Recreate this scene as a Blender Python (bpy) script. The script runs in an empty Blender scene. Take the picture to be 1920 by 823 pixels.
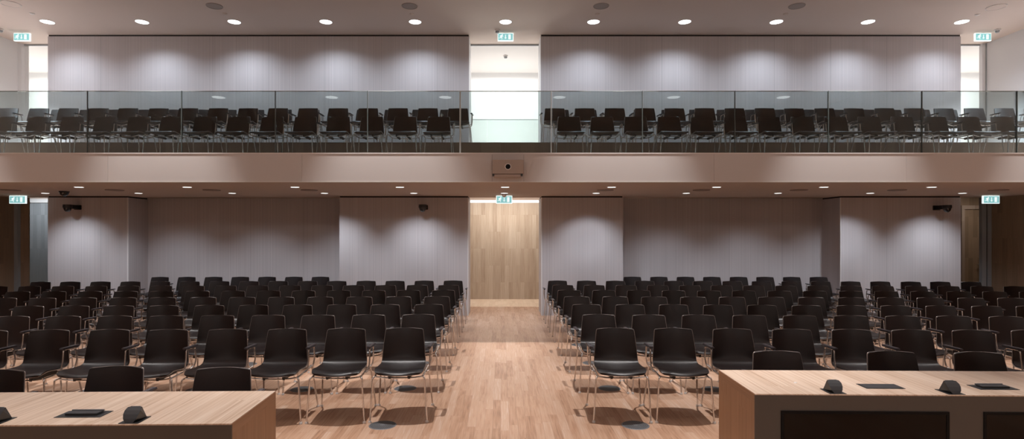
import bpy, bmesh, math, random
from mathutils import Vector, Matrix
random.seed(7)
SC = bpy.context.scene
COL = SC.collection
PI = math.pi
H = 1.75           # camera height
F = 1067.0         # focal length in pixels of the 1920 px wide frame
CX, CY = 939.0, 438.0

# ------------------------------------------------------------------ materials
def new_mat(name):
    m = bpy.data.materials.new(name); m.use_nodes = True
    nt = m.node_tree
    return m, nt, nt.nodes['Principled BSDF']

def mat(name, col, rough=0.5, metal=0.0, spec=0.5, emit=None, estr=0.0, noise=0.0, nscale=30.0, coat=0.0):
    m, nt, b = new_mat(name)
    b.inputs['Base Color'].default_value = (*col, 1)
    b.inputs['Roughness'].default_value = rough
    b.inputs['Metallic'].default_value = metal
    b.inputs['Specular IOR Level'].default_value = spec
    b.inputs['Coat Weight'].default_value = coat
    if emit:
        b.inputs['Emission Color'].default_value = (*emit, 1)
        b.inputs['Emission Strength'].default_value = estr
        m.cycles.emission_sampling = 'NONE'
    if noise > 0:
        n = nt.nodes.new('ShaderNodeTexNoise'); n.inputs['Scale'].default_value = nscale
        g = nt.nodes.new('ShaderNodeNewGeometry')
        nt.links.new(g.outputs['Position'], n.inputs['Vector'])
        mx = nt.nodes.new('ShaderNodeMix'); mx.data_type = 'RGBA'
        mx.inputs[6].default_value = (*[c * (1 - noise) for c in col], 1)
        mx.inputs[7].default_value = (*[min(1, c * (1 + noise)) for c in col], 1)
        nt.links.new(n.outputs['Fac'], mx.inputs[0])
        nt.links.new(mx.outputs[2], b.inputs['Base Color'])
    return m

def M_(nt, op, a, b=None, c=None):
    n = nt.nodes.new('ShaderNodeMath'); n.operation = op
    for i, v in enumerate((a, b, c)):
        if v is None: continue
        if isinstance(v, (int, float)): n.inputs[i].default_value = v
        else: nt.links.new(v, n.inputs[i])
    return n.outputs[0]

def plank_mat(name, across, along, w, L, cols, rough=0.4, gap=0.03, gapdark=0.75, grain=0.22, aligned=False, spec=0.4, figure=3.0):
    """wood strips laid along one world axis; cols = colour stops dark..light"""
    m, nt, b = new_mat(name)
    g = nt.nodes.new('ShaderNodeNewGeometry'); s = nt.nodes.new('ShaderNodeSeparateXYZ')
    nt.links.new(g.outputs['Position'], s.inputs[0])
    ax = {'x': s.outputs[0], 'y': s.outputs[1], 'z': s.outputs[2]}
    if across == 'xy': A = M_(nt, 'ADD', ax['x'], ax['y'])
    else: A = ax[across]
    u = M_(nt, 'DIVIDE', A, w); col = M_(nt, 'FLOOR', u); fu = M_(nt, 'FRACT', u)
    wn = nt.nodes.new('ShaderNodeTexWhiteNoise'); wn.noise_dimensions = '1D'
    nt.links.new(col, wn.inputs['W'])
    off = M_(nt, 'MULTIPLY', wn.outputs['Value'], 0.0 if aligned else 7.3)
    if aligned:
        off = M_(nt, 'MULTIPLY', M_(nt, 'FLOOR', M_(nt, 'MULTIPLY', wn.outputs['Value'], 1.999)), 0.5)
    v = M_(nt, 'ADD', M_(nt, 'DIVIDE', ax[along], L), off)
    row = M_(nt, 'FLOOR', v); fv = M_(nt, 'FRACT', v)
    cmb = nt.nodes.new('ShaderNodeCombineXYZ'); nt.links.new(col, cmb.inputs[0]); nt.links.new(row, cmb.inputs[1])
    w2 = nt.nodes.new('ShaderNodeTexWhiteNoise'); w2.noise_dimensions = '2D'
    nt.links.new(cmb.outputs[0], w2.inputs['Vector'])
    # grain, stretched along the strip and different on each strip
    gv = nt.nodes.new('ShaderNodeCombineXYZ')
    nt.links.new(M_(nt, 'ADD', M_(nt, 'MULTIPLY', A, 60.0), M_(nt, 'MULTIPLY', w2.outputs['Value'], 91.0)), gv.inputs[0])
    nt.links.new(M_(nt, 'MULTIPLY', ax[along], figure), gv.inputs[1])
    nt.links.new(M_(nt, 'MULTIPLY', w2.outputs['Value'], 37.0), gv.inputs[2])
    gn = nt.nodes.new('ShaderNodeTexNoise'); gn.inputs['Scale'].default_value = 1.0; gn.inputs['Detail'].default_value = 5.0
    gn.inputs['Distortion'].default_value = 0.6
    nt.links.new(gv.outputs[0], gn.inputs['Vector'])
    ramp = nt.nodes.new('ShaderNodeValToRGB')
    while len(ramp.color_ramp.elements) < len(cols): ramp.color_ramp.elements.new(0.5)
    for i, c in enumerate(cols):
        ramp.color_ramp.elements[i].position = i / (len(cols) - 1); ramp.color_ramp.elements[i].color = (*c, 1)
    fac = M_(nt, 'ADD', M_(nt, 'MULTIPLY', w2.outputs['Value'], 1 - grain), M_(nt, 'MULTIPLY', M_(nt, 'SUBTRACT', gn.outputs['Fac'], 0.25), grain * 2))
    nt.links.new(fac, ramp.inputs[0])
    e1 = M_(nt, 'LESS_THAN', fu, gap); e2 = M_(nt, 'LESS_THAN', fv, gap * w / L)
    e = M_(nt, 'MAXIMUM', e1, e2)
    mult = M_(nt, 'SUBTRACT', 1.0, M_(nt, 'MULTIPLY', e, 1 - gapdark))
    mx = nt.nodes.new('ShaderNodeVectorMath'); mx.operation = 'SCALE'
    nt.links.new(ramp.outputs[0], mx.inputs[0]); nt.links.new(mult, mx.inputs[3])
    nt.links.new(mx.outputs[0], b.inputs['Base Color'])
    b.inputs['Roughness'].default_value = rough
    b.inputs['Specular IOR Level'].default_value = spec
    return m

def ribbed_mat(name, col, amp=0.15, pitch=0.03, seam=1.2):
    """finely ribbed wall covering: vertical ribs, seams between the sheets"""
    m, nt, b = new_mat(name)
    g = nt.nodes.new('ShaderNodeNewGeometry'); s = nt.nodes.new('ShaderNodeSeparateXYZ')
    nt.links.new(g.outputs['Position'], s.inputs[0])
    A = M_(nt, 'ADD', s.outputs[0], s.outputs[1])
    wv = M_(nt, 'MULTIPLY', M_(nt, 'SINE', M_(nt, 'MULTIPLY', A, 2 * PI / pitch)), 0.5)
    n1 = nt.nodes.new('ShaderNodeTexNoise'); n1.noise_dimensions = '1D'; n1.inputs['Scale'].default_value = 38.0; n1.inputs['Detail'].default_value = 3
    nt.links.new(A, n1.inputs['W'])
    n2 = nt.nodes.new('ShaderNodeTexNoise'); n2.noise_dimensions = '1D'; n2.inputs['Scale'].default_value = 4.0
    nt.links.new(A, n2.inputs['W'])
    v = M_(nt, 'ADD', M_(nt, 'MULTIPLY', wv, amp * 0.9), M_(nt, 'MULTIPLY', M_(nt, 'SUBTRACT', n1.outputs['Fac'], 0.5), amp * 2.2))
    v = M_(nt, 'ADD', v, M_(nt, 'MULTIPLY', M_(nt, 'SUBTRACT', n2.outputs['Fac'], 0.5), amp * 0.8))
    sm = M_(nt, 'LESS_THAN', M_(nt, 'FRACT', M_(nt, 'DIVIDE', A, seam)), 0.008)
    v = M_(nt, 'SUBTRACT', M_(nt, 'ADD', 1.0, v), M_(nt, 'MULTIPLY', sm, 0.22))
    mx = nt.nodes.new('ShaderNodeVectorMath'); mx.operation = 'SCALE'
    mx.inputs[0].default_value = col; nt.links.new(v, mx.inputs[3])
    nt.links.new(mx.outputs[0], b.inputs['Base Color'])
    b.inputs['Roughness'].default_value = 0.75
    b.inputs['Specular IOR Level'].default_value = 0.25
    return m

def glass_mat(name, tint, refl=1.0):
    m = bpy.data.materials.new(name); m.use_nodes = True
    nt = m.node_tree; nt.nodes.clear()
    out = nt.nodes.new('ShaderNodeOutputMaterial'); mix = nt.nodes.new('ShaderNodeMixShader')
    tr = nt.nodes.new('ShaderNodeBsdfTransparent'); tr.inputs[0].default_value = (*tint, 1)
    gl = nt.nodes.new('ShaderNodeBsdfGlossy'); gl.inputs['Roughness'].default_value = 0.01
    gl.inputs[0].default_value = (0.9 * refl, 0.93 * refl, 0.93 * refl, 1)
    fr = nt.nodes.new('ShaderNodeFresnel'); fr.inputs[0].default_value = 1.45
    nt.links.new(fr.outputs[0], mix.inputs[0]); nt.links.new(tr.outputs[0], mix.inputs[1]); nt.links.new(gl.outputs[0], mix.inputs[2])
    nt.links.new(mix.outputs[0], out.inputs[0])
    return m

MT = {}
MT['floor'] = plank_mat('oak_strip_floor', 'x', 'y', 0.077, 0.88,
    [(0.21, 0.105, 0.06), (0.37, 0.20, 0.12), (0.47, 0.28, 0.18), (0.52, 0.335, 0.235), (0.60, 0.46, 0.37)], rough=0.42, gap=0.03, gapdark=0.75, grain=0.55)
MT['floor_corr_lit'] = plank_mat('oak_floor_painted_light', 'x', 'y', 0.072, 0.62,
    [(0.60, 0.44, 0.30), (0.70, 0.53, 0.39), (0.78, 0.62, 0.48)], rough=0.42, gap=0.03, gapdark=0.85, grain=0.4)  # paler oak: the bright corridor light is painted into this floor
MT['oak_wall'] = plank_mat('oak_plank_wall', 'x', 'z', 0.105, 0.90,
    [(0.27, 0.19, 0.135), (0.41, 0.315, 0.235), (0.49, 0.40, 0.315), (0.57, 0.49, 0.405)], rough=0.5, gap=0.02, gapdark=0.8, grain=0.55, aligned=True, figure=2.0)
MT['dark_wall'] = plank_mat('brown_plank_wall', 'xy', 'z', 0.12, 1.1,
    [(0.16, 0.105, 0.065), (0.22, 0.148, 0.095), (0.28, 0.19, 0.125)], rough=0.5, gap=0.015, gapdark=0.8, grain=0.45, aligned=True, figure=2.0)
MT['oak_wall_cool'] = plank_mat('oak_wall_painted_cool_light', 'x', 'z', 0.105, 0.90,
    [(0.19, 0.20, 0.205), (0.24, 0.25, 0.26), (0.30, 0.31, 0.32)], rough=0.5, gap=0.015, gapdark=0.85, grain=0.4, aligned=True, figure=2.0)  # same oak wall, with cool light painted in as grey
MT['desk_top'] = plank_mat('desk_oak_top', 'x', 'y', 0.16, 3.0,
    [(0.36, 0.235, 0.155), (0.53, 0.385, 0.285), (0.62, 0.49, 0.385)], rough=0.38, gap=0.0, grain=1.15, figure=1.1)
MT['desk_side'] = plank_mat('desk_oak_side', 'y', 'z', 0.16, 3.0,
    [(0.27, 0.145, 0.075), (0.35, 0.20, 0.11), (0.42, 0.25, 0.145)], rough=0.45, gap=0.0, grain=0.85, figure=1.2)
MT['desk_band'] = plank_mat('desk_oak_edge', 'z', 'y', 0.05, 3.0,
    [(0.27, 0.145, 0.075), (0.36, 0.21, 0.12), (0.42, 0.25, 0.145)], rough=0.45, gap=0.0, grain=0.85, figure=2.0)
MT['riser'] = plank_mat('dark_oak_riser', 'x', 'z', 0.35, 2.0,
    [(0.24, 0.17, 0.13), (0.31, 0.23, 0.18), (0.38, 0.29, 0.23)], rough=0.5, gap=0.01, grain=0.5, figure=2.0)
MT['rib'] = ribbed_mat('ribbed_wall_covering', (0.50, 0.455, 0.45))
MT['white'] = mat('white_plaster', (0.80, 0.80, 0.80), 0.8, spec=0.2, noise=0.01, nscale=3)
MT['side_white'] = mat('side_white_plaster', (0.84, 0.84, 0.85), 0.8, spec=0.2, noise=0.01, nscale=3)
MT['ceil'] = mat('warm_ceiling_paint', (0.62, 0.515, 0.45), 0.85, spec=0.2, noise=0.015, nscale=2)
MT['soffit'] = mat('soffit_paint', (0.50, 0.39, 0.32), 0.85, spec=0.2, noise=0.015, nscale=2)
MT['fascia'] = mat('balcony_front_paint', (0.60, 0.555, 0.535), 0.7, spec=0.3, noise=0.02, nscale=1.2)
MT['fascia_trim'] = mat('pale_edge_trim', (0.75, 0.72, 0.70), 0.5)
MT['seam'] = mat('seam_shadow', (0.16, 0.13, 0.12), 0.8)
MT['gap'] = mat('dark_shadow_gap', (0.02, 0.015, 0.012), 0.9)
MT['frame_grey'] = mat('grey_metal_frame', (0.30, 0.32, 0.33), 0.4, metal=0.3)
MT['black'] = mat('matt_black_plastic', (0.008, 0.008, 0.009), 0.45)
MT['dome'] = mat('gloss_black_dome', (0.004, 0.004, 0.005), 0.08, coat=0.5)
MT['shell'] = mat('black_brown_leather', (0.0085, 0.0054, 0.0052), 0.38, spec=0.28, noise=0.15, nscale=60)
MT['edge_highlight'] = mat('shell_highlight', (0.26, 0.22, 0.20), 0.35, metal=0.6)
MT['chrome'] = mat('polished_chrome', (0.72, 0.69, 0.67), 0.24, metal=0.9)
MT['glide'] = mat('pale_glide', (0.72, 0.70, 0.69), 0.3, metal=0.3)
MT['pad'] = mat('dark_armrest', (0.035, 0.03, 0.035), 0.4)
MT['glass'] = glass_mat('balustrade_glass', (0.73, 0.79, 0.785))
MT['glass_clear'] = glass_mat('corridor_glass', (0.93, 0.96, 0.95))
MT['glass_edge'] = mat('glass_edge', (0.06, 0.075, 0.07), 0.25)
MT['glass_pale'] = mat('glass_edge_pale', (0.40, 0.44, 0.43), 0.25)
MT['lamp'] = mat('lit_diffuser', (0.9, 0.9, 0.9), 0.5, emit=(1, 0.98, 0.97), estr=5.0)
MT['led'] = mat('led_strip', (0.9, 0.9, 0.9), 0.5, emit=(0.95, 0.97, 1.0), estr=1.1)
MT['ring'] = mat('white_trim_ring', (0.78, 0.74, 0.71), 0.5)
MT['grille'] = mat('speaker_grille', (0.30, 0.255, 0.23), 0.8)
MT['grille_soffit'] = mat('soffit_speaker_grille', (0.24, 0.18, 0.15), 0.8)
MT['box'] = mat('beige_housing', (0.40, 0.315, 0.265), 0.6)
MT['sign_face'] = mat('sign_teal_face', (0.15, 0.45, 0.42), 0.4, emit=(0.26, 0.58, 0.60), estr=0.75)
MT['sign_white'] = mat('sign_white_symbol', (0.9, 0.95, 0.95), 0.4, emit=(0.85, 0.97, 0.97), estr=0.9)
MT['taupe'] = mat('taupe_desk_panel', (0.066, 0.055, 0.046), 0.42, spec=0.35, metal=0.1)
MT['bezel'] = mat('monitor_bezel', (0.003, 0.003, 0.0035), 0.5, spec=0.12)
MT['screen'] = mat('monitor_screen', (0.004, 0.002, 0.0015), 0.10, spec=0.14)
MT['micbody'] = mat('microphone_plastic', (0.018, 0.019, 0.021), 0.4)
MT['outlet'] = mat('floor_outlet_metal', (0.15, 0.155, 0.165), 0.5, metal=0.3)
MT['outlet2'] = mat('floor_outlet_slot', (0.02, 0.02, 0.022), 0.6)
MT['cream'] = mat('cream_corridor_ceiling', (0.72, 0.69, 0.66), 0.85)

# ------------------------------------------------------------------ mesh helpers
def box(bm, x0, x1, y0, y1, z0, z1, bev=0.0):
    x0, x1 = sorted((x0, x1)); y0, y1 = sorted((y0, y1)); z0, z1 = sorted((z0, z1))
    vs = [bm.verts.new((x, y, z)) for x in (x0, x1) for y in (y0, y1) for z in (z0, z1)]
    fs = [(0, 1, 3, 2), (4, 6, 7, 5), (0, 4, 5, 1), (2, 3, 7, 6), (0, 2, 6, 4), (1, 5, 7, 3)]
    faces = [bm.faces.new([vs[i] for i in f]) for f in fs]
    if bev > 0:
        es = set(e for f in faces for e in f.edges)
        bmesh.ops.bevel(bm, geom=list(es), offset=bev, segments=2, affect='EDGES', clamp_overlap=True)

def lathe(bm, prof, seg=24, c=(0, 0, 0), axis='z'):
    """prof = [(r, h)] revolved about z (or y, pointing to -y)"""
    rings = []
    for r, h in prof:
        ring = []
        if r < 1e-6:
            p = (0, 0, h); ring = [p]
        else:
            ring = [(r * math.cos(2 * PI * k / seg), r * math.sin(2 * PI * k / seg), h) for k in range(seg)]
        out = []
        for p in ring:
            q = p if axis == 'z' else (p[0], -p[2], p[1])
            out.append(bm.verts.new((q[0] + c[0], q[1] + c[1], q[2] + c[2])))
        rings.append(out)
    for a, b in zip(rings, rings[1:]):
        if len(a) == 1 and len(b) == 1: continue
        for k in range(seg):
            k2 = (k + 1) % seg
            if len(a) == 1: bm.faces.new((a[0], b[k], b[k2]))
            elif len(b) == 1: bm.faces.new((a[k], b[0], a[k2]))
            else: bm.faces.new((a[k], b[k], b[k2], a[k2]))

def smooth_path(pts, it=2):
    P = [Vector(p) for p in pts]
    for _ in range(it):
        Q = [P[0]]
        for a, b in zip(P, P[1:]):
            Q.append(a * 0.75 + b * 0.25); Q.append(a * 0.25 + b * 0.75)
        Q.append(P[-1]); P = Q
    return P

def bends(pts, r=0.03, n=4):
    """straight runs with rounded corners"""
    P = [Vector(p) for p in pts]; out = [P[0]]
    for a, b, c in zip(P, P[1:], P[2:]):
        d1 = (a - b); d2 = (c - b); k = min(r, d1.length * 0.45, d2.length * 0.45)
        s = b + d1.normalized() * k; e = b + d2.normalized() * k
        for i in range(n + 1):
            t = i / n; out.append(s * (1 - t) ** 2 + b * 2 * t * (1 - t) + e * t * t)
    out.append(P[-1]); return out

def tube(bm, pts, r, seg=8, closed=False):
    P = [Vector(p) for p in pts]; n = len(P); rings = []
    nrm = None
    for i, p in enumerate(P):
        if closed: t = P[(i + 1) % n] - P[i - 1]
        else: t = P[min(i + 1, n - 1)] - P[max(i - 1, 0)]
        if t.length < 1e-9: t = Vector((0, 0, 1))
        t.normalize()
        if nrm is None:
            up = Vector((0, 0, 1)) if abs(t.z) < 0.9 else Vector((1, 0, 0))
            nrm = t.cross(up).normalized()
        else:
            nrm = (nrm - t * nrm.dot(t))
            nrm = nrm.normalized() if nrm.length > 1e-6 else t.orthogonal().normalized()
        bn = t.cross(nrm)
        rings.append([bm.verts.new(p + (nrm * math.cos(2 * PI * k / seg) + bn * math.sin(2 * PI * k / seg)) * r) for k in range(seg)])
    m = n if closed else n - 1
    for i in range(m):
        a, b = rings[i], rings[(i + 1) % n]
        for k in range(seg):
            k2 = (k + 1) % seg
            bm.faces.new((a[k], a[k2], b[k2], b[k]))
    if not closed:
        bm.faces.new(list(reversed(rings[0]))); bm.faces.new(rings[-1])

def poly(bm, pts, y, flip=False, th=0.002):
    """flat polygon in the xz plane at depth y, with a little thickness"""
    a = [bm.verts.new((p[0], y, p[1])) for p in pts]
    b = [bm.verts.new((p[0], y + th, p[1])) for p in pts]
    bm.faces.new(a); bm.faces.new(list(reversed(b)))
    for i in range(len(a)):
        j = (i + 1) % len(a); bm.faces.new((a[i], b[i], b[j], a[j]))

def finish(name, bm, m, smooth=False, flip=False):
    bmesh.ops.recalc_face_normals(bm, faces=bm.faces[:])
    me = bpy.data.meshes.new(name); bm.to_mesh(me); bm.free()
    me.materials.append(m)
    if smooth:
        for p in me.polygons: p.use_smooth = True
        try: me.set_sharp_from_angle(angle=math.radians(40))
        except Exception: pass
    return me

def link(name, me, parent=None, loc=(0, 0, 0)):
    o = bpy.data.objects.new(name, me); COL.objects.link(o); o.location = loc
    if parent is not None: o.parent = parent
    return o

def obj(name, bm, m, parent=None, smooth=False, loc=(0, 0, 0)):
    return link(name, finish(name, bm, m, smooth), parent, loc)

def tag(o, label, cat, group=None):
    o['label'] = label; o['category'] = cat
    if group: o['group'] = group
    return o

def thing(name, label, cat, loc=(0, 0, 0), rz=0.0, group=None):
    o = bpy.data.objects.new(name, None); COL.objects.link(o)
    o.location = loc; o.rotation_euler = (0, 0, rz); o.empty_display_size = 0.1
    return tag(o, label, cat, group)

def struct(name, m, *boxes, label=None):
    bm = bmesh.new()
    for b in boxes: box(bm, *b)
    o = obj(name, bm, m); o['kind'] = 'structure'
    if label: o['label'] = label
    return o

ORD = ['first', 'second', 'third', 'fourth', 'fifth', 'sixth', 'seventh', 'eighth', 'ninth', 'tenth', 'eleventh',
       'twelfth', 'thirteenth', 'fourteenth', 'fifteenth', 'sixteenth', 'seventeenth', 'eighteenth']

# ------------------------------------------------------------------ the room
XL, XR = -10.78, 10.85
YF, YW, YA, YC = -3.5, 12.16, 12.85, 15.2       # front wall, back wall face, recess wall, far corridor wall
ZS, ZB, ZC = 2.55, 2.98, 6.0                    # soffit, balcony floor, ceiling
YB = 8.80                                       # balcony edge
struct('floor', MT['floor'], (-14, 14, YF - 0.2, 13.63, -0.15, 0))
struct('floor', MT['floor_corr_lit'], (-14, 14, 13.63, YC + 0.2, -0.15, 0.0))
struct('ceiling', MT['ceil'], (-14, 14, YF - 0.2, 12.77, ZC, ZC + 0.2))
struct('ceiling', MT['cream'], (-14, 14, 12.77, YC + 0.4, ZC, ZC + 0.2))
# side walls: timber below, white plaster above
for nm, X, s in (('wall_left', XL, -1), ('wall_right', XR, 1)):
    struct(nm, MT['dark_wall'], (X, X + s * 0.2, YF, 12.6, 0, ZS + 0.02))
    struct(nm, MT['side_white'], (X, X + s * 0.2, YF, 12.7, ZS + 0.02, ZC))
struct('wall_front', MT['ceil'], (-11, 11, YF - 0.2, YF, 0, ZC))
# lower back wall: projecting piers, recesses between them
piers = [(-9.68, -7.97), (-3.45, -0.695), (0.866, 2.61), (7.26, 9.83)]
for a, b in piers:
    struct('wall_back', MT['rib'], (a, b, YW, YA + 0.1, 0, ZS - 0.03))
for a, b in ((-7.97, -3.45), (2.61, 7.26)):
    struct('wall_back', MT['rib'], (a - 0.001, b + 0.001, YA, YA + 0.1, 0, ZS))
for a, b in piers:
    struct('trim_1', MT['gap'], (a + 0.01, b - 0.01, YW + 0.012, YA, ZS - 0.03, ZS))
for x in (-0.695, 0.866, -7.97, 7.26):
    s = 1 if x in (-0.695, 7.26) else -1
    struct('trim_2', MT['fascia_trim'], (x - s * 0.014 if abs(x) < 1 else x - 0.008, x + (0.002 * s if abs(x) < 1 else 0.008), YW - 0.004, YW + 0.02, 0, ZS - 0.03))
# upper back wall
up = [(-9.68, -0.68), (0.855, 9.83)]
for a, b in up:
    struct('wall_back', MT['rib'], (a, b, YW, YA, 3.3, ZC - 0.035))
    struct('trim_3', MT['gap'], (a + 0.01, b - 0.01, YW + 0.012, YA, ZC - 0.035, ZC))
    for x in (a, b):
        if abs(x) < 1:
            s = 1 if x < 0 else -1
            struct('trim_4', MT['white'], (x, x + 0.004 * s, YW, YA + 0.1, 3.3, ZC - 0.01))
struct('trim_5', MT['frame_grey'], (-11, -9.6, 12.77, 12.80, ZC - 0.035, ZC))
struct('trim_5', MT['frame_grey'], (-0.70, 0.87, 12.77, 12.80, ZC - 0.035, ZC))
struct('trim_5', MT['frame_grey'], (9.8, 11, 12.77, 12.80, ZC - 0.035, ZC))
# far corridor walls, both floors
struct('wall_corridor', MT['oak_wall'], (-9.0, 9.0, YC, YC + 0.15, 0, 2.576))
struct('wall_corridor', MT['oak_wall_cool'], (-14, -9.0, YC, YC + 0.15, 0, 2.576))
struct('wall_corridor', MT['dark_wall'], (9.0, 14, YC, YC + 0.15, 0, 2.85))
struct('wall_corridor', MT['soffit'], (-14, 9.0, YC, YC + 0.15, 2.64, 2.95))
struct('wall_corridor', MT['white'], (-14, 14, 15.04, YC, 3.3, ZC))
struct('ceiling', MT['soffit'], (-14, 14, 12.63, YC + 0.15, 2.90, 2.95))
for s in (-1, 1):
    struct('wall_corridor', MT['white'], (s * 13.2, s * 13.3, 12.6, YC, 2.95, ZC))
    struct('wall_corridor', MT['dark_wall'], (s * 13.2, s * 13.3, 12.6, YC, 0, 2.95))
led = obj('light_strip', (lambda b: (box(b, -4.0, 4.0, YC - 0.02, YC + 0.02, 2.576, 2.64), b)[1])(bmesh.new()), MT['led'])
tag(led, 'long white light strip along the top of the timber corridor wall', 'light strip')
struct('trim_8', MT['fascia_trim'], (-14, -9.0, YC - 0.03, YC, 2.576, 2.68))
# door jambs beside the side walls
struct('door_1', MT['frame_grey'], (-10.78, -10.70, 12.60, 12.68, 0, 2.55))
struct('door_1', MT['dark_wall'], (-10.70, -10.51, 12.68, 12.70, 0, 2.55))
struct('door_2', MT['frame_grey'], (10.64, 10.735, 12.58, 12.66, 0, 2.55))
struct('door_2', MT['gap'], (10.735, 10.765, 12.60, 12.64, 0, 2.55))
struct('door_2', MT['frame_grey'], (10.765, 10.85, 12.58, 12.66, 0, 2.55))
struct('door_3', MT['side_white'], (-10.78, -10.70, 12.70, 12.80, 3.3, ZC))
struct('door_3', MT['side_white'], (-10.72, -10.625, 12.80, 12.815, 3.3, ZC - 0.03))
struct('door_4', MT['frame_grey'], (10.83, 10.87, 12.70, 12.78, 3.3, ZC))
struct('door_4', MT['side_white'], (10.76, 10.83, 12.72, 12.80, 3.3, ZC))
# timber door at the far right end of the lower corridor
dr = bmesh.new(); box(dr, 12.33, 12.80, YC - 0.05, YC, 0, 2.40)
door = obj('door_5', dr, MT['dark_wall']); door['kind'] = 'structure'
fr = bmesh.new()
box(fr, 12.25, 12.33, YC - 0.08, YC, 0, 2.50); box(fr, 12.80, 12.84, YC - 0.08, YC, 0, 2.50); box(fr, 12.33, 12.80, YC - 0.08, YC, 2.40, 2.50)
obj('door_frame', fr, MT['riser'], door)
hd = bmesh.new(); tube(hd, bends([(12.74, YC - 0.05, 0.93), (12.74, YC - 0.12, 0.93), (12.62, YC - 0.12, 0.93)], 0.02), 0.012)
obj('door_handle', hd, MT['chrome'], door, True)

# ------------------------------------------------------------------ balcony
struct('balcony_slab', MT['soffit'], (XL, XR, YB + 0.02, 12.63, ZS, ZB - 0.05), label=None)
struct('balcony_floor', MT['riser'], (XL, XR, YB + 0.02, 10.1, ZB - 0.05, ZB))
struct('balcony_step', MT['riser'], (XL, XR, 10.1, 11.3, ZB - 0.05, 3.37))
struct('balcony_step', MT['riser'], (-13.2, 13.2, 11.3, 15.04, 2.98, 3.53))
seams = sorted([(202 - CX) * YB / F, (566 - CX) * YB / F, (922.5 - CX) * YB / F, (982 - CX) * YB / F, (1339 - CX) * YB / F, (1700 - CX) * YB / F])
edges = [XL] + seams + [XR]
for a, b in zip(edges, edges[1:]):
    struct('balcony_front', MT['fascia'], (a + 0.002, b - 0.002, YB, YB + 0.02, ZS, 2.985))
struct('balcony_seam', MT['seam'], (XL, XR, YB + 0.012, YB + 0.0199, ZS + 0.01, 2.97))
struct('trim_6', MT['fascia_trim'], (XL, XR, YB - 0.006, YB + 0.06, 2.985, 3.0))
struct('trim_7', MT['fascia_trim'], (XL, XR, YB - 0.003, YB + 0.0, ZS - 0.004, ZS + 0.006))

# glass balustrade
gx = [(x - CX) * 8.87 / F for x in (-9, 165, 341.5, 517, 690, 863, 1034, 1205, 1378.5, 1553.5, 1729, 1907, 2083)]
gx[0] = XL + 0.01; gx[-1] = XR - 0.01
for i, (a, b) in enumerate(zip(gx, gx[1:])):
    w = b - a
    if i < 5: lab = 'clear balcony glass pane, %s from the left end of the balustrade' % ORD[i]
    elif i == 5: lab = 'clear balcony glass pane in the middle, above the beige camera box'
    elif i == 6: lab = 'clear balcony glass pane just right of the one above the camera box'
    else: lab = 'clear balcony glass pane, %s from the right end of the balustrade' % ORD[11 - i]
    t = thing('glass_panel', lab, 'glass panel', ((a + b) / 2, 8.87, 3.0), 0, 'balcony glass panels')
    bm = bmesh.new(); box(bm, -w / 2 + 0.008, w / 2 - 0.008, -0.009, 0.009, 0.0, 0.965); obj('pane', bm, MT['glass'], t)
    bm = bmesh.new(); box(bm, -w / 2 + 0.008, w / 2 - 0.008, -0.0095, 0.0095, 0.966, 0.974); obj('top_edge', bm, MT['glass_pale'], t)
    me_ = MT['glass_pale'] if i in (4, 5) else MT['glass_edge']  # middle joints pale: bright light caught by the glass edges, painted in
    bm = bmesh.new(); box(bm, w / 2 - 0.012, w / 2 + 0.0, -0.010, 0.010, 0.0, 0.974); obj('side_edge', bm, me_, t)
    if i == 5:
        bm = bmesh.new(); box(bm, -w / 2, -w / 2 + 0.010, -0.010, 0.010, 0.0, 0.974); obj('side_edge', bm, MT['glass_pale'], t)
# balustrade of the stair in the upper corridor
for k, (a, b) in enumerate(((-1.6, -0.325), (-0.32, 1.7))):
    t = thing('glass_panel', 'pale green glass pane in the upper corridor doorway, ' + ('short left one' if k == 0 else 'wide right one'), 'glass panel', ((a + b) / 2, 13.5, 3.53))
    bm = bmesh.new(); box(bm, -(b - a) / 2, (b - a) / 2, -0.01, 0.01, 0, 0.92); obj('pane', bm, MT['glass_clear'], t)
    bm = bmesh.new(); box(bm, -(b - a) / 2, (b - a) / 2, -0.011, 0.011, 0.92, 0.93); obj('top_edge', bm, MT['glass_pale'], t)

# ------------------------------------------------------------------ ceiling fixtures
def spot(parent, power, size, blend, col=(1, 1, 1), rad=0.05, tilt=0.0, dz=-0.03):
    l = bpy.data.lights.new('spot_lamp', 'SPOT'); l.energy = power; l.spot_size = math.radians(size); l.spot_blend = blend
    l.color = col; l.shadow_soft_size = rad
    o = bpy.data.objects.new('spot_lamp', l); COL.objects.link(o); o.parent = parent; o.location = (0, 0, dz)
    o.rotation_euler = (tilt, 0, 0)
    return o
def disc_mesh(r, h=0.004):
    bm = bmesh.new(); lathe(bm, [(0, -h), (r, -h), (r, 0), (0, 0)], 28); return bm
def ring_mesh(r0, r1, h):
    bm = bmesh.new(); lathe(bm, [(r0, 0), (r0, -h * 0.5), (r0 + 0.004, -h), (r1 - 0.004, -h), (r1, -h * 0.4), (r1, 0)], 28); return bm
DL = {}
def downlight(x, y, z, r, label, group, power, size, blend, col=(1, 1, 1), tilt=0, rad=0.05):
    key = round(r, 3)
    if key not in DL:
        DL[key] = (finish('diffuser', disc_mesh(r), MT['lamp']), finish('trim_ring', ring_mesh(r, r + 0.012, 0.006), MT['ring'], True))
    t = thing('downlight', label, 'ceiling light', (x, y, z), 0, group)
    link('diffuser', DL[key][0], t); link('trim_ring', DL[key][1], t)
    if power > 0: spot(t, power, size, blend, col, rad, tilt)
    return t
P_FILL = 90
COOL = (0.80, 0.88, 1.0); WARM = (1.0, 0.95, 0.93)
P_UP, P_A, P_B, P_HALL = 115, 60, 105, 1000
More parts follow.
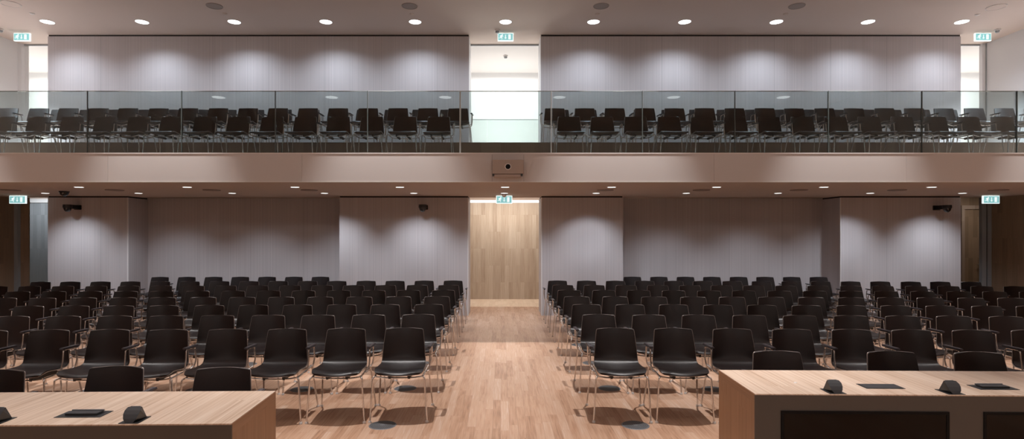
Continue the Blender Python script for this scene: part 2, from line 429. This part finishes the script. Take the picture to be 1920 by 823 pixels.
def nth(i, n, what):
    m = n // 2
    if n % 2 and i == m: return 'middle one, ' + what
    return '%s from the %s end, %s' % (ORD[i] if i < m else ORD[n - 1 - i], 'left' if i < m else 'right', what)
ux = [-9.10, -7.20, -5.35, -3.51, -1.72, 0.096, 1.86, 3.69, 5.53, 7.37, 9.25]
for i, x in enumerate(ux):
    downlight(x, 11.42, ZC, 0.118, 'round lit downlight above the balcony, ' + nth(i, 11, 'high ceiling row'), 'balcony ceiling downlights', P_UP, 144, 1.0, (0.74, 0.85, 1.0))
bx_ = [-8.99, -7.15, -5.30, -3.48, -1.716, 0.07, 1.88, 3.66, 5.47, 7.29, 9.11]
for i, x in enumerate(bx_):
    downlight(x, 11.23, ZS, 0.066, 'small lit downlight under the balcony, ' + nth(i, 11, 'rear row near wall'), 'rear soffit downlights', P_B, 100, 1.0, COOL, tilt=math.radians(20))
ax_ = [-7.235, -5.38, -3.53, -1.73, 0.073, 1.90, 3.70, 5.54, 7.39]
for i, x in enumerate(ax_):
    downlight(x, 9.76, ZS, 0.068, 'small lit downlight under the balcony, ' + nth(i, 9, 'front row'), 'front soffit downlights', P_A, 115, 0.8, WARM)
for yi, y in enumerate((0.0, 2.8, 5.6, 8.3)):
    for xi, x in enumerate((-8.8, -5.27, -1.73, 1.82, 5.38, 8.8)):
        downlight(x, y, ZC, 0.19, 'round downlight in the main hall ceiling, %s from left, %s row from the stage' % (ORD[xi], ORD[yi]), 'hall ceiling downlights',
                  P_HALL, 50, 0.75, WARM, rad=0.05)
for s, nm in ((-1, 'left'), (1, 'right')):  # added out of view to brighten the white side walls
    t = downlight(s * 10.0, 10.6, ZC, 0.10, 'added unseen downlight brightening the white %s side wall above the balcony' % nm, 'added wall washers', 2300, 100, 0.9, COOL)
    t.children[-1].rotation_euler = (math.radians(14), -s * math.radians(44), 0)
downlight((67 - CX) * 14.35 / F, 14.35, ZC, 0.10, 'round lit downlight seen through the upper left corridor opening', None, 0, 90, 0.5)
def area(x, y, z, sx, sy, p, col=(1, 1, 1), rx=0.0):  # unseen area lights, added to light the corridors
    l = bpy.data.lights.new('corridor_fill', 'AREA'); l.shape = 'RECTANGLE'; l.size = sx; l.size_y = sy; l.energy = p; l.color = col
    o = bpy.data.objects.new('corridor_fill', l); COL.objects.link(o); o.location = (x, y, z); o.rotation_euler = (rx, 0, 0)
for x in (-11.3, 0.1, 11.4):
    area(x, 14.2, 5.9, 2.0, 0.5, 75, (1, 0.99, 0.97))
    area(x, 14.2, 3.75, 2.0, 0.5, 45, (1, 0.99, 0.97), PI)
area(0.1, 14.3, 2.86, 2.4, 0.4, 60, (1.0, 0.90, 0.80))
area(-12.0, 14.5, 2.86, 1.0, 0.3, 22, (0.85, 0.93, 1.0))
area(12.2, 14.2, 2.86, 1.0, 0.3, 10, (1.0, 0.9, 0.8))
# added fill: unseen lamps behind the camera that brighten the audience and the balcony
for i, x in enumerate((-6.5, -2.2, 2.2, 6.5)):
    t = thing('added_fill_light', 'added black fill light on the unseen front wall, %s from left' % ORD[i], 'fill light', (x, YF, 4.3), 0, 'added fill lights')
    bm = bmesh.new(); box(bm, -0.2, 0.2, 0, 0.12, -0.12, 0.12, 0.01); obj('housing', bm, MT['black'], t)
    bm = bmesh.new(); box(bm, -0.17, 0.17, 0.12, 0.124, -0.09, 0.09); obj('diffuser', bm, MT['lamp'], t)
    l = bpy.data.lights.new('fill_lamp', 'SPOT'); l.energy = P_FILL; l.spot_size = math.radians(120); l.spot_blend = 1.0; l.color = (1.0, 0.93, 0.88); l.shadow_soft_size = 0.25
    o = bpy.data.objects.new('fill_lamp', l); COL.objects.link(o); o.parent = t; o.location = (0, 0.45, 0); o.rotation_euler = (math.radians(92), 0, 0)

# speakers, sensors
def speaker(x, y, z, r, label, group, m, ring=False):
    t = thing('ceiling_speaker', label, 'speaker', (x, y, z), 0, group)
    obj('grille', disc_mesh(r, 0.008), m, t); obj('trim_ring', ring_mesh(r, r + 0.012, 0.012), MT['ring'] if ring else m, t, True)
for i, px in enumerate((402, 768, 1127, 1494)):
    speaker((px - CX) * 10.62 / F, 10.62, ZC, 0.135, 'round grey flush speaker in high ceiling, ' + nth(i, 4, 'dark ones'), 'high ceiling speakers', MT['grille'])
for s, px, py in ((-1, 20, 7), (1, 1868, 13)):
    d = 4.25 * F / (CY - py)
    speaker((px - CX) * d / F, d, ZC, 0.15, 'round pale-rimmed speaker at the far %s of the high ceiling' % ('left' if s < 0 else 'right'), 'rimmed ceiling speakers', MT['ceil'], True)
for i, (px, py) in enumerate(((60, 25), (421, 25), (772, 26), (1120, 26), (1473, 26), (1833, 27))):
    d = 4.25 * F / (CY - py)
    bm = bmesh.new(); lathe(bm, [(0, -0.022), (0.03, -0.02), (0.045, -0.008), (0.045, 0), (0, 0)], 18)
    o = obj('ceiling_sensor', bm, MT['ring'] if i in (0, 5) else MT['ceil'], None, True, ((px - CX) * d / F, d, ZC))
    tag(o, 'small flush round sensor in high ceiling, ' + nth(i, 6, 'behind downlights'), 'sensor', 'small ceiling sensors')
def detector(px, py, zc, label, r=0.055):
    d = (zc - H) * F / (CY - py)
    t = thing('smoke_detector', label, 'smoke detector', ((px - CX) * d / F, d, zc), 0)
    bm = bmesh.new(); lathe(bm, [(0, -0.03), (r, -0.03), (r, 0), (0, 0)], 20); obj('base', bm, MT['ring'], t, True)
    bm = bmesh.new(); lathe(bm, [(0, -0.075), (r * 0.55, -0.07), (r * 0.75, -0.045), (r * 0.75, -0.03), (0, -0.03)], 20); obj('sensing_head', bm, MT['frame_grey'], t, True)
detector(932.6, 56, ZC, 'small white smoke detector on ceiling beside the central exit sign')
detector(1870, 55, ZC, 'small smoke detector on the ceiling at upper right by exit sign')
detector(1, 54, ZC, 'small smoke detector on the ceiling at the upper left edge')
detector(948, 104, ZC, 'white smoke detector inside the upper corridor behind the doorway')
detector(1882, 369, ZS, 'brown-shaded detector under the balcony beside right exit sign', 0.06)
for i, px in enumerate((20, 215, 397, 580, 1135, 1315, 1498, 1682, 1872)):
    speaker((px - CX) * 10.4 / F, 10.4, ZS, 0.14, 'brown flush speaker in soffit under the balcony, ' + (nth(i, 9, 'soffit row') if i != 4 else 'first right of the doorway'), 'soffit speakers', MT['grille_soffit'])
def dome_cam(px, py, r, label):
    d = (ZS - H) * F / (CY - py)
    t = thing('ceiling_dome_camera', label, 'security camera', ((px - CX) * d / F, d, ZS), 0)
    bm = bmesh.new(); lathe(bm, [(0, -0.02), (r, -0.02), (r, 0.001), (0, 0.001)], 24); obj('base', bm, MT['black'] if r > 0.07 else MT['grille_soffit'], t, True)
    bm = bmesh.new(); lathe(bm, [(r * 0.9, -0.02)] + [(r * 0.9 * math.cos(a * PI / 16), -0.02 - r * 0.9 * math.sin(a * PI / 16)) for a in range(1, 8)] + [(0, -0.02 - r * 0.9)], 24)
    obj('dome', bm, MT['dome'] if r > 0.07 else MT['ring'], t, True)
dome_cam(120.5, 358.5, 0.085, 'black dome camera on the soffit above the left wall pier')
dome_cam(945.5, 363.5, 0.055, 'small pale dome on the soffit above the central exit sign')

def wall_cam(x, z, s, label):
    t = thing('wall_camera', label, 'security camera', (x, YW, z), 0)
    bm = bmesh.new(); box(bm, -0.075, 0.075, -0.03, 0, -0.05, 0.05, 0.006); obj('wall_plate', bm, MT['black'], t)
    bm = bmesh.new(); box(bm, -0.045, 0.045, -0.26, -0.03, -0.035, 0.045, 0.006); obj('arm', bm, MT['black'], t)
    bm = bmesh.new(); lathe(bm, [(0, 0.05), (0.082, 0.045), (0.085, -0.01), (0.078, -0.025), (0, -0.025)], 24, (0, -0.30, 0)); obj('camera_head', bm, MT['black'], t, True)
    bm = bmesh.new(); lathe(bm, [(0.072 * math.cos(a * PI / 16), -0.025 - 0.085 * math.sin(a * PI / 16)) for a in range(0, 8)] + [(0, -0.11)], 24, (0, -0.30, 0)); obj('dome', bm, MT['dome'], t, True)
wall_cam(-9.03, 2.31, -1, 'black bracket camera on the left wall pier')
wall_cam(-1.63, 2.31, -1, 'black bracket camera on the pier left of the central doorway')
wall_cam(9.30, 2.30, 1, 'black bracket camera on the right wall pier')

# ------------------------------------------------------------------ exit signs
def exit_sign(x, y, zt, label, w=0.335, h=0.165):
    t = thing('exit_sign', label, 'exit sign', (x, y, zt), 0, 'emergency exit signs')
    bm = bmesh.new(); box(bm, -w / 2, w / 2, -0.02, 0.02, -h - 0.01, -0.01, 0.004); obj('housing', bm, MT['sign_white'], t)
    bm = bmesh.new(); box(bm, -w / 2 + 0.013, w / 2 - 0.013, -0.024, -0.02, -h + 0.003, -0.023); obj('sign_face', bm, MT['sign_face'], t)
    bm = bmesh.new(); box(bm, -0.03, 0.03, -0.015, 0.015, -0.012, 0.0); obj('ceiling_bracket', bm, MT['ring'], t)
    c = -h / 2 - 0.01; y0 = -0.027
    def P(pts, ox): return [(ox + a, c + b) for a, b in pts]
    man = bmesh.new()
    poly(man, P([(0.012 * math.cos(k * PI / 5) + 0.022, 0.012 * math.sin(k * PI / 5) + 0.045) for k in range(10)], -0.09), y0)     # head
    poly(man, P([(-0.012, 0.03), (0.016, 0.034), (0.010, -0.004), (-0.012, -0.008)], -0.09), y0)                                   # trunk
    poly(man, P([(0.012, 0.032), (0.040, 0.012), (0.034, 0.004), (0.008, 0.02)], -0.09), y0)                                       # forward arm
    poly(man, P([(-0.010, 0.032), (-0.036, 0.012), (-0.030, 0.004), (-0.010, 0.020)], -0.09), y0)                                  # back arm
    poly(man, P([(-0.012, -0.004), (0.004, -0.008), (-0.018, -0.028), (-0.050, -0.026), (-0.050, -0.017), (-0.024, -0.018)], -0.09), y0)
    poly(man, P([(-0.002, -0.004), (0.012, 0.0), (0.022, -0.024), (0.014, -0.05), (0.004, -0.05), (0.009, -0.024)], -0.09), y0)
    obj('running_figure', man, MT['sign_white'], t)
    ar = bmesh.new()
    poly(ar, P([(-0.006, 0.045), (0.006, 0.045), (0.006, -0.02), (-0.006, -0.02)], 0.0), y0)
    poly(ar, P([(-0.022, -0.015), (0.022, -0.015), (0.0, -0.045)], 0.0), y0 - 0.0003)
    obj('down_arrow', ar, MT['sign_white'], t)
    dd = bmesh.new(); poly(dd, P([(-0.024, -0.05), (0.024, -0.05), (0.024, 0.05), (-0.024, 0.05)], 0.085), y0)
    obj('door_symbol', dd, MT['sign_white'], t)
exit_sign(-10.13, 12.05, ZC, 'lit green running man exit sign, upper left above balcony', 0.345)
exit_sign(0.10, 12.05, ZC, 'lit green running man exit sign above the upper central doorway')
exit_sign(10.20, 12.05, ZC, 'lit green running man exit sign, upper right above balcony', 0.345)
exit_sign(-10.05, 11.85, ZS, 'lit green running man exit sign under the balcony, lower left', 0.345)
exit_sign(0.07, 11.85, ZS, 'lit green running man exit sign above the timber corridor doorway')
exit_sign(10.20, 11.85, ZS, 'lit green running man exit sign under the balcony, lower right', 0.345)

# ------------------------------------------------------------------ camera box on the balcony front
t = thing('camera_box', 'beige box with round black lens mounted on the balcony front', 'camera', ((952.5 - CX) * 8.55 / F, YB, 2.61))
bm = bmesh.new(); box(bm, -0.235, 0.235, -0.25, 0, 0.04, 0.25, 0.004); obj('housing', bm, MT['box'], t)
bm = bmesh.new(); box(bm, -0.215, 0.20, -0.235, 0, 0.0, 0.034, 0.002); obj('shelf', bm, MT['box'], t)
for x in (-0.235, 0.19):
    bm = bmesh.new(); box(bm, x, x + 0.03, -0.248, -0.20, 0.005, 0.04); obj('bracket', bm, MT['black'], t)
bm = bmesh.new(); lathe(bm, [(0.038, 0.0), (0.040, 0.008), (0.048, 0.008), (0.048, 0.0)], 28, (0, -0.25, 0.147), 'y'); obj('lens_ring', bm, MT['fascia_trim'], t, True)
bm = bmesh.new(); lathe(bm, [(0.038, 0.0), (0.036, 0.01), (0.025, 0.016), (0, 0.018)], 28, (0, -0.25, 0.147), 'y'); obj('lens', bm, MT['bezel'], t, True)

# ------------------------------------------------------------------ chairs
PROF = [(-0.300, 0.446), (-0.291, 0.456), (-0.268, 0.463), (-0.22, 0.465), (-0.16, 0.461), (-0.10, 0.455), (-0.04, 0.451), (0.02, 0.451), (0.065, 0.457),
        (0.098, 0.469), (0.120, 0.489), (0.133, 0.516), (0.143, 0.552), (0.153, 0.60), (0.164, 0.66), (0.175, 0.72), (0.187, 0.775), (0.1915, 0.793), (0.1935, 0.800), (0.1945, 0.803)]
HW = [0.190, 0.212, 0.224, 0.229, 0.230, 0.229, 0.227, 0.224, 0.220, 0.216, 0.213, 0.211, 0.208, 0.204, 0.199, 0.193, 0.187, 0.184, 0.180, 0.172]
def shell_grid(n=14):
    rows = []
    for j, ((y, z), w) in enumerate(zip(PROF, HW)):
        row = []
        back = min(1, max(0, (z - 0.45) / 0.12)) if y > 0.05 else 0
        for i in range(n + 1):
            u = -1 + 2 * i / n
            yy = y - back * 0.034 * u * u; zz = z
            if y < 0.05:
                zz += 0.016 * u * u * min(1, (y + 0.31) / 0.1) - 0.004 * (1 - u * u) * (1 if y < -0.2 else 0)
                k = max(0, min(1, (-y - 0.12) / 0.18)); yy += 0.045 * u * u * k
            else:
                zz += 0.012 * u * u * (1 - back)
            if j >= len(PROF) - 3: zz -= 0.004 * u * u
            row.append(Vector((u * w, yy, zz)))
        rows.append(row)
    return rows
def build_chair_meshes(s):
    """s = +1: armrest on the +x side; -1 mirrored"""
    D = {}
    G = shell_grid(); n = len(G[0]) - 1
    bm = bmesh.new()
    V = [[bm.verts.new(p) for p in row] for row in G]
    for a, b in zip(V, V[1:]):
        for i in range(n): bm.faces.new((a[i], a[i + 1], b[i + 1], b[i]))
    bmesh.ops.recalc_face_normals(bm, faces=bm.faces[:])
    bmesh.ops.solidify(bm, geom=bm.faces[:], thickness=0.009)
    D['shell'] = finish('shell', bm, MT['shell'], True)
    loop = [r[0] for r in G] + G[-1][1:-1] + [r[-1] for r in reversed(G)] + list(reversed(G[0][1:-1]))
    off = [p + Vector((0, 0.003, -0.003)) for p in loop]
    bm = bmesh.new(); tube(bm, off, 0.0042, 6, closed=True); D['shell_highlight'] = finish('shell_highlight', bm, MT['edge_highlight'], True)  # pale tube paints the highlight along the shell's rounded edge
    # frame under the seat
    bm = bmesh.new()
    for q in (-1, 1):
        tube(bm, bends([(q * 0.222, -0.235, 0.418), (q * 0.228, -0.10, 0.424), (q * 0.229, 0.10, 0.428), (q * 0.228, 0.165, 0.440)], 0.03), 0.0085)
    tube(bm, bends([(-0.222, -0.225, 0.418), (-0.12, -0.20, 0.398), (0.12, -0.20, 0.398), (0.222, -0.225, 0.418)], 0.04), 0.008)
    tube(bm, bends([(-0.228, 0.12, 0.428), (-0.12, 0.10, 0.408), (0.12, 0.10, 0.408), (0.228, 0.12, 0.428)], 0.04), 0.008)
    D['seat_frame'] = finish('seat_frame', bm, MT['chrome'], True)
    bm = bmesh.new()
    for q in (-1, 1): box(bm, q * 0.09 - 0.015, q * 0.09 + 0.015, -0.21, 0.11, 0.390, 0.428, 0.004)
    D['seat_bracket'] = finish('seat_bracket', bm, MT['black'])
    for fy, nm in ((-1, 'f'), (1, 'r')):
        for q in (-1, 1):
            if fy < 0: pts = bends([(q * 0.215, -0.215, 0.42), (q * 0.238, -0.248, 0.415), (q * 0.263, -0.262, 0.01)], 0.04, 5)
            else: pts = bends([(q * 0.228, 0.145, 0.436), (q * 0.236, 0.178, 0.425), (q * 0.271, 0.262, 0.01)], 0.035, 5)
            for full in (0, 1):
                bm = bmesh.new(); tube(bm, pts, 0.0085)
                e = pts[-1]
                if full: lathe(bm, [(0, 0), (0.013, 0), (0.014, 0.008), (0.009, 0.02), (0.0, 0.022)], 10, (e.x, e.y, 0))
                D['leg%s%d%d' % (nm, q, full)] = finish('leg', bm, MT['chrome'], True)
            bm = bmesh.new(); lathe(bm, [(0, 0), (0.0155, 0), (0.0165, 0.008), (0.011, 0.020), (0.0, 0.022)], 12, (e.x, e.y, 0))
            D['glide%s%d' % (nm, q)] = finish('glide', bm, MT['glide'], True)
    # armrest hoop and pad on one side
    X = 0.273
    bm = bmesh.new()
    tube(bm, bends([(s * 0.228, -0.08, 0.424), (s * 0.268, -0.075, 0.44), (s * X, -0.055, 0.55), (s * (X - 0.002), -0.045, 0.648), (s * (X + 0.004), 0.11, 0.642),
                    (s * (X + 0.002), 0.135, 0.52), (s * 0.262, 0.125, 0.45), (s * 0.229, 0.11, 0.43)], 0.028, 5), 0.0075)
    D['armrest_frame'] = finish('armrest_frame', bm, MT['chrome'], True)
    bm = bmesh.new(); box(bm, -0.0235, 0.0235, -0.11, 0.10, -0.009, 0.009, 0.006)
    for v in bm.verts:
        k = (v.co.y + 0.11) / 0.21
        v.co.x *= 0.8 + 0.2 * math.sin(min(1, k) * PI); v.co.z += 0.664 - 0.006 * k - (0.006 if k < 0.06 else 0)
        v.co.x += s * (X - 0.008 + 0.016 * k); v.co.y += 0.035
    D['armrest_pad'] = finish('armrest_pad', bm, MT['pad'], True)
    return D
CH = {1: build_chair_meshes(1), -1: build_chair_meshes(-1)}
def make_chair(s, detail):
    D = CH[s]
    r = bpy.data.objects.new('conference_chair', None); r.empty_display_size = 0.1
    parts = []
    for k in ('shell', 'shell_highlight', 'seat_frame', 'seat_bracket', 'armrest_frame', 'armrest_pad'):
        o = bpy.data.objects.new(k, D[k]); o.parent = r; parts.append(o)
    for nm in 'fr':
        for q in (-1, 1):
            o = bpy.data.objects.new('leg', D['leg%s%d%d' % (nm, q, 0 if detail else 1)]); o.parent = r; parts.append(o)
            if detail:
                g = bpy.data.objects.new('foot_glide', D['glide%s%d' % (nm, q)]); g.parent = o; parts.append(g)
    return r, parts
PROTO = {(s, d): make_chair(s, d) for s in (1, -1) for d in (0, 1)}
used = set()
NCH = [0]
def chair(s, detail, x, y, z, rz, label, group):
    NCH[0] += 1
    r, parts = PROTO[(s, detail)]
    if (s, detail) not in used:
        used.add((s, detail)); c = r; COL.objects.link(c)
        for p in parts: COL.objects.link(p)
    else:
        c = r.copy(); COL.objects.link(c); mp = {r: c}
        for p in parts:
            q = p.copy(); q.parent = mp[p.parent]; mp[p] = q; COL.objects.link(q)
    c.location = (x, y, z); c.rotation_euler = (0, 0, rz)
    tag(c, label, 'chair', group)
def proj(x, y): return CX + F * x / y

for k in range(7):
    for side, X0, s in ((-1, -0.956, 1), (1, 1.137, -1)):
        for i in range(15):
            d = 0.577 * i
            x = X0 + side * d; y = 5.53 + 0.96 * k - 0.033 * d
            px = proj(x, y + 0.2)
            if px < -45 or px > 1965: continue
            rz = -side * (0.036 + 0.002 * i) + random.uniform(-0.007, 0.007)
            lab = 'black shell armchair, %s seat %s of the centre aisle, %s full row from the front' % (ORD[i], 'left' if side < 0 else 'right', ORD[k])
            chair(s, 1 if k < 4 else 0, x + random.uniform(-0.002, 0.002), y + random.uniform(-0.012, 0.012), 0, rz, lab,
                  'chairs in the hall %s of the aisle' % ('left' if side < 0 else 'right'))
for side, xs, s in ((-1, [-7.43 + 0.5805 * i for i in range(7)], 1), (1, [2.88 + 0.577 * i for i in range(8)], -1)):
    for i, x in enumerate(xs):
        j = i if side > 0 else len(xs) - 1 - i
        y = 12.32 - 0.01 * j
        chair(s, 0, x, y, 0, -side * 0.03 + random.uniform(-0.015, 0.015),
              'black shell armchair in the %s wall recess, %s from its centre-side end' % ('left' if side < 0 else 'right', ORD[j]), 'chairs in the %s wall recess' % ('left' if side < 0 else 'right'))
# delegates' chairs behind the two desks
for s, side, i, x, y, rz in ((1, 'left', 0, -1.94, 3.84, 0.05), (1, 'left', 1, -2.72, 3.88, 0.04), (1, 'left', 2, -3.47, 3.77, 0.06),
                             (-1, 'right', 0, 2.21, 4.41, -0.03), (-1, 'right', 1, 3.12, 4.40, -0.03), (-1, 'right', 2, 3.79, 4.37, -0.05)):
    chair(s, 1, x, y, 0, rz, 'black shell armchair tucked behind the %s oak desk, %s from its aisle end' % (side, ORD[i]), 'chairs at the %s desk' % side)
# balcony rows
def brow(side, X0, n, y, z, rowname, slope=0.0):
    s = -side
    for i in range(n):
        x = X0 + side * 0.577 * i
        px = proj(x, y + 0.2)
        if px < -40 or px > 1965: continue
        chair(s, 0, x + random.uniform(-0.0015, 0.0015), y - slope * 0.577 * i + random.uniform(-0.01, 0.01), z, random.uniform(-0.008, 0.008),
              'black shell armchair in the %s balcony row, %s seat %s of the middle doorway' % (rowname, ORD[i], 'left' if side < 0 else 'right'),
              'balcony chairs %s of the doorway' % ('left' if side < 0 else 'right'))
brow(-1, -1.076, 15, 9.72, ZB, 'front'); brow(1, 1.18, 15, 9.72, ZB, 'front')
brow(-1, -0.825, 17, 10.82, 3.37, 'middle'); brow(1, 1.04, 17, 10.82, 3.37, 'middle')
brow(-1, -1.07, 15, 11.68, 3.53, 'rear'); brow(1, 1.22, 15, 11.68, 3.53, 'rear')
print('chairs', NCH[0])

# ------------------------------------------------------------------ floor outlets
def outlet_meshes():
    a = bmesh.new(); lathe(a, [(0, 0.003), (0.118, 0.003), (0.126, 0.0), (0, 0)], 40)
    b = bmesh.new()
    for r in (0.03, 0.045, 0.06, 0.075, 0.09, 0.105):
        n = int(2 * PI * r / 0.016)
        for q in range(n):
            A = 2 * PI * q / n; dA = 0.0045 / r
            vs = [b.verts.new((rr * math.cos(B), rr * math.sin(B), 0.0036)) for rr, B in ((r - 0.005, A - dA), (r + 0.005, A - dA), (r + 0.005, A + dA), (r - 0.005, A + dA))]
            b.faces.new(vs)
    return finish('cover_plate', a, MT['outlet'], False), finish('vent_slots', b, MT['outlet2'])
om = outlet_meshes()
for ri, y in enumerate((5.20, 6.44, 7.70, 8.96)):
    for side, x0 in ((-1, -1.08), (1, 1.23)):
        for q in range(4):
            x = x0 + side * 1.16 * q
            if ri == 0 and q > 0: continue
            t = thing('floor_vent', 'round dark perforated floor vent, %s %s of the aisle, %s line from front' % (ORD[q], 'left' if side < 0 else 'right', ORD[ri]), 'floor vent', (x, y - 0.033 * 1.16 * q, 0), 0, 'round floor vents')
            link('cover_plate', om[0], t); link('vent_slots', om[1], t)

# ------------------------------------------------------------------ desks
def desk(side, X, Y, L, label):
    s = side
    t = thing('desk', label, 'desk', (X, Y, 0), -side * 0.021)
    def bx(bm, x0, x1, *r): box(bm, s * x0, s * x1, *r)
    bm = bmesh.new(); bx(bm, 0, L, 0.0, 0.63, 0.735, 0.742); obj('desk_top', bm, MT['desk_top'], t)
    bm = bmesh.new(); bx(bm, 0.0, L, 0.012, 0.63, 0.682, 0.735); obj('desk_edge', bm, MT['desk_band'], t)
    for x in (0.0, L - 0.05):
        bm = bmesh.new(); bx(bm, x, x + 0.05, 0.012, 0.63, 0.0, 0.682); obj('side_panel', bm, MT['desk_side'], t)
    bm = bmesh.new(); bx(bm, 0.0, L, 0.0, 0.0119, 0.0, 0.735)
    if side > 0:      # openings for the two screens are closed by the monitors set into them
        pass
    obj('front_panel', bm, MT['taupe'], t)
    return t
def on_desk(side, X, Y, x, dy):
    """world point on a desk: x world position, dy = distance behind the front edge"""
    a = -side * 0.021; dx = x - X
    return (X + dx * math.cos(a) - dy * math.sin(a), Y + dx * math.sin(a) + dy * math.cos(a))
LD = (-1, -1.43, 3.02); RD = (1, 1.60, 3.58)
desk(*LD, 4.2, 'pale oak desk with taupe front at lower left')
desk(*RD, 4.0, 'pale oak desk with taupe front and built-in screens at lower right')

def mic(D, x, label):
    px, py = on_desk(*D, x, 0.0)
    t = thing('desk_microphone', label, 'microphone unit', (px, py, 0.742), -D[0] * 0.021, 'microphone units on desks')
    bm = bmesh.new(); box(bm, -0.052, 0.052, 0.006, 0.125, 0, 0.003); obj('base_plate', bm, MT['black'], t)
    bm = bmesh.new()
    # wedge: rounded leaf-shaped front rising away from the viewer, steep back
    prof = [(0.012, 0.002, 0.020), (0.018, 0.022, 0.034), (0.030, 0.043, 0.041), (0.046, 0.060, 0.042), (0.062, 0.072, 0.036)]
    L_, R_ = [], []
    for (y, z, w) in prof:
        L_.append(bm.verts.new((-w, y, z))); R_.append(bm.verts.new((w, y, z)))
    for a in range(len(prof) - 1): bm.faces.new((L_[a], R_[a], R_[a + 1], L_[a + 1]))
    bl = bm.verts.new((-0.040, 0.108, 0.002)); br = bm.verts.new((0.040, 0.108, 0.002))
    tl = bm.verts.new((-0.034, 0.072, 0.072)); tr_ = bm.verts.new((0.034, 0.072, 0.072))
    bm.faces.new((L_[-1], R_[-1], tr_, tl)); bm.faces.new((tl, tr_, br, bl))
    bm.faces.new(L_ + [tl, bl]); bm.faces.new(list(reversed(R_)) + [br, tr_]); bm.faces.new((L_[0], bl, br, R_[0]))
    obj('body', bm, MT['micbody'], t)
    bm = bmesh.new(); box(bm, -0.026, 0.026, 0.069, 0.075, 0.072, 0.0745, 0.0008); obj('grille_strip', bm, MT['outlet'], t)
mic(LD, -1.975, 'black wedge microphone unit on the left desk near its aisle end')
mic(LD, -2.70, 'black wedge microphone unit on the left desk at the left picture edge')
mic(RD, 2.12, 'black wedge microphone unit on the right desk near its aisle end')
mic(RD, 2.855, 'black wedge microphone unit on the right desk between two power flaps')

def flap(D, x, dy, opened, label):
    px, py = on_desk(*D, x, dy)
    t = thing('cable_flap', label, 'cable flap', (px, py, 0.742), -D[0] * 0.021, 'cable flaps in desks')
    bm = bmesh.new(); box(bm, -0.125, 0.125, 0, 0.115, 0, 0.0025); obj('frame', bm, MT['black'], t)
    bm = bmesh.new()
    if opened:
        box(bm, -0.088, 0.088, 0.03, 0.085, 0.003, 0.014, 0.002)
        obj('raised_lid', bm, MT['micbody'], t)
        bm = bmesh.new(); box(bm, -0.088, 0.088, 0.086, 0.094, 0.003, 0.018); obj('brush_strip', bm, MT['outlet'], t)
    else:
        box(bm, -0.116, 0.116, 0.008, 0.107, 0.0026, 0.004)
        obj('lid', bm, MT['micbody'], t)
flap(LD, -2.32, 0.115, True, 'black cable flap with raised lid between microphones on left desk')
flap(RD, 2.50, 0.135, False, 'flat black cable flap between the two microphones on right desk')
flap(RD, 3.22, 0.125, True, 'black cable flap with raised lid at right edge on right desk')
px, py = on_desk(*RD, 1.985, 0.275)
bm = bmesh.new(); lathe(bm, [(0, 0.003), (0.009, 0.003), (0.011, 0.0), (0, 0)], 16)
tag(obj('desk_button', bm, MT['glide'], None, True, (px, py, 0.742)), 'tiny round metal button on the right desk top', 'button')

def monitor(x0, x1, label):
    px, py = on_desk(*RD, (x0 + x1) / 2, 0.0); w = (x1 - x0)
    t = thing('monitor', label, 'monitor', (px, py, 0.02), -0.021, 'screens set in the right desk')
    bm = bmesh.new()
    b = 0.018
    box(bm, -w / 2, w / 2, -0.006, -0.0005, 0.618 - b, 0.618); box(bm, -w / 2, w / 2, -0.006, -0.0005, 0.0, b)
    box(bm, -w / 2, -w / 2 + b, -0.006, -0.0005, b, 0.618 - b); box(bm, w / 2 - b, w / 2, -0.006, -0.0005, b, 0.618 - b)
    obj('bezel', bm, MT['bezel'], t)
    bm = bmesh.new(); box(bm, -w / 2 + b, w / 2 - b, -0.003, -0.0005, b, 0.618 - b); obj('screen', bm, MT['screen'], t)
monitor(1.76, 2.80, 'dark switched-off screen in the right desk front, nearest the aisle')
monitor(3.01, 4.05, 'dark switched-off screen in the right desk front, by the right picture edge')

# ------------------------------------------------------------------ world, camera, colour
w = bpy.data.worlds.new('world'); SC.world = w; w.use_nodes = True
w.node_tree.nodes['Background'].inputs[0].default_value = (0.02, 0.02, 0.022, 1)
w.node_tree.nodes['Background'].inputs[1].default_value = 0.3
cd = bpy.data.cameras.new('camera'); cam = bpy.data.objects.new('camera', cd); COL.objects.link(cam)
cam.location = (0, 0, H); cam.rotation_euler = (PI / 2, 0, 0)
cd.sensor_width = 36; cd.lens = F / 1920 * 36
cd.shift_x = (960 - CX) / 1920; cd.shift_y = (CY - 411.5) / 1920
cd.clip_end = 100
SC.camera = cam
SC.view_settings.view_transform = 'Standard'
SC.view_settings.look = 'None'
SC.view_settings.exposure = 0.08
SC.view_settings.gamma = 1.1
SC.cycles.use_denoising = True
SC.cycles.max_bounces = 8
SC.cycles.transparent_max_bounces = 16
SC.cycles.sample_clamp_indirect = 3
SC.cycles.sample_clamp_direct = 6
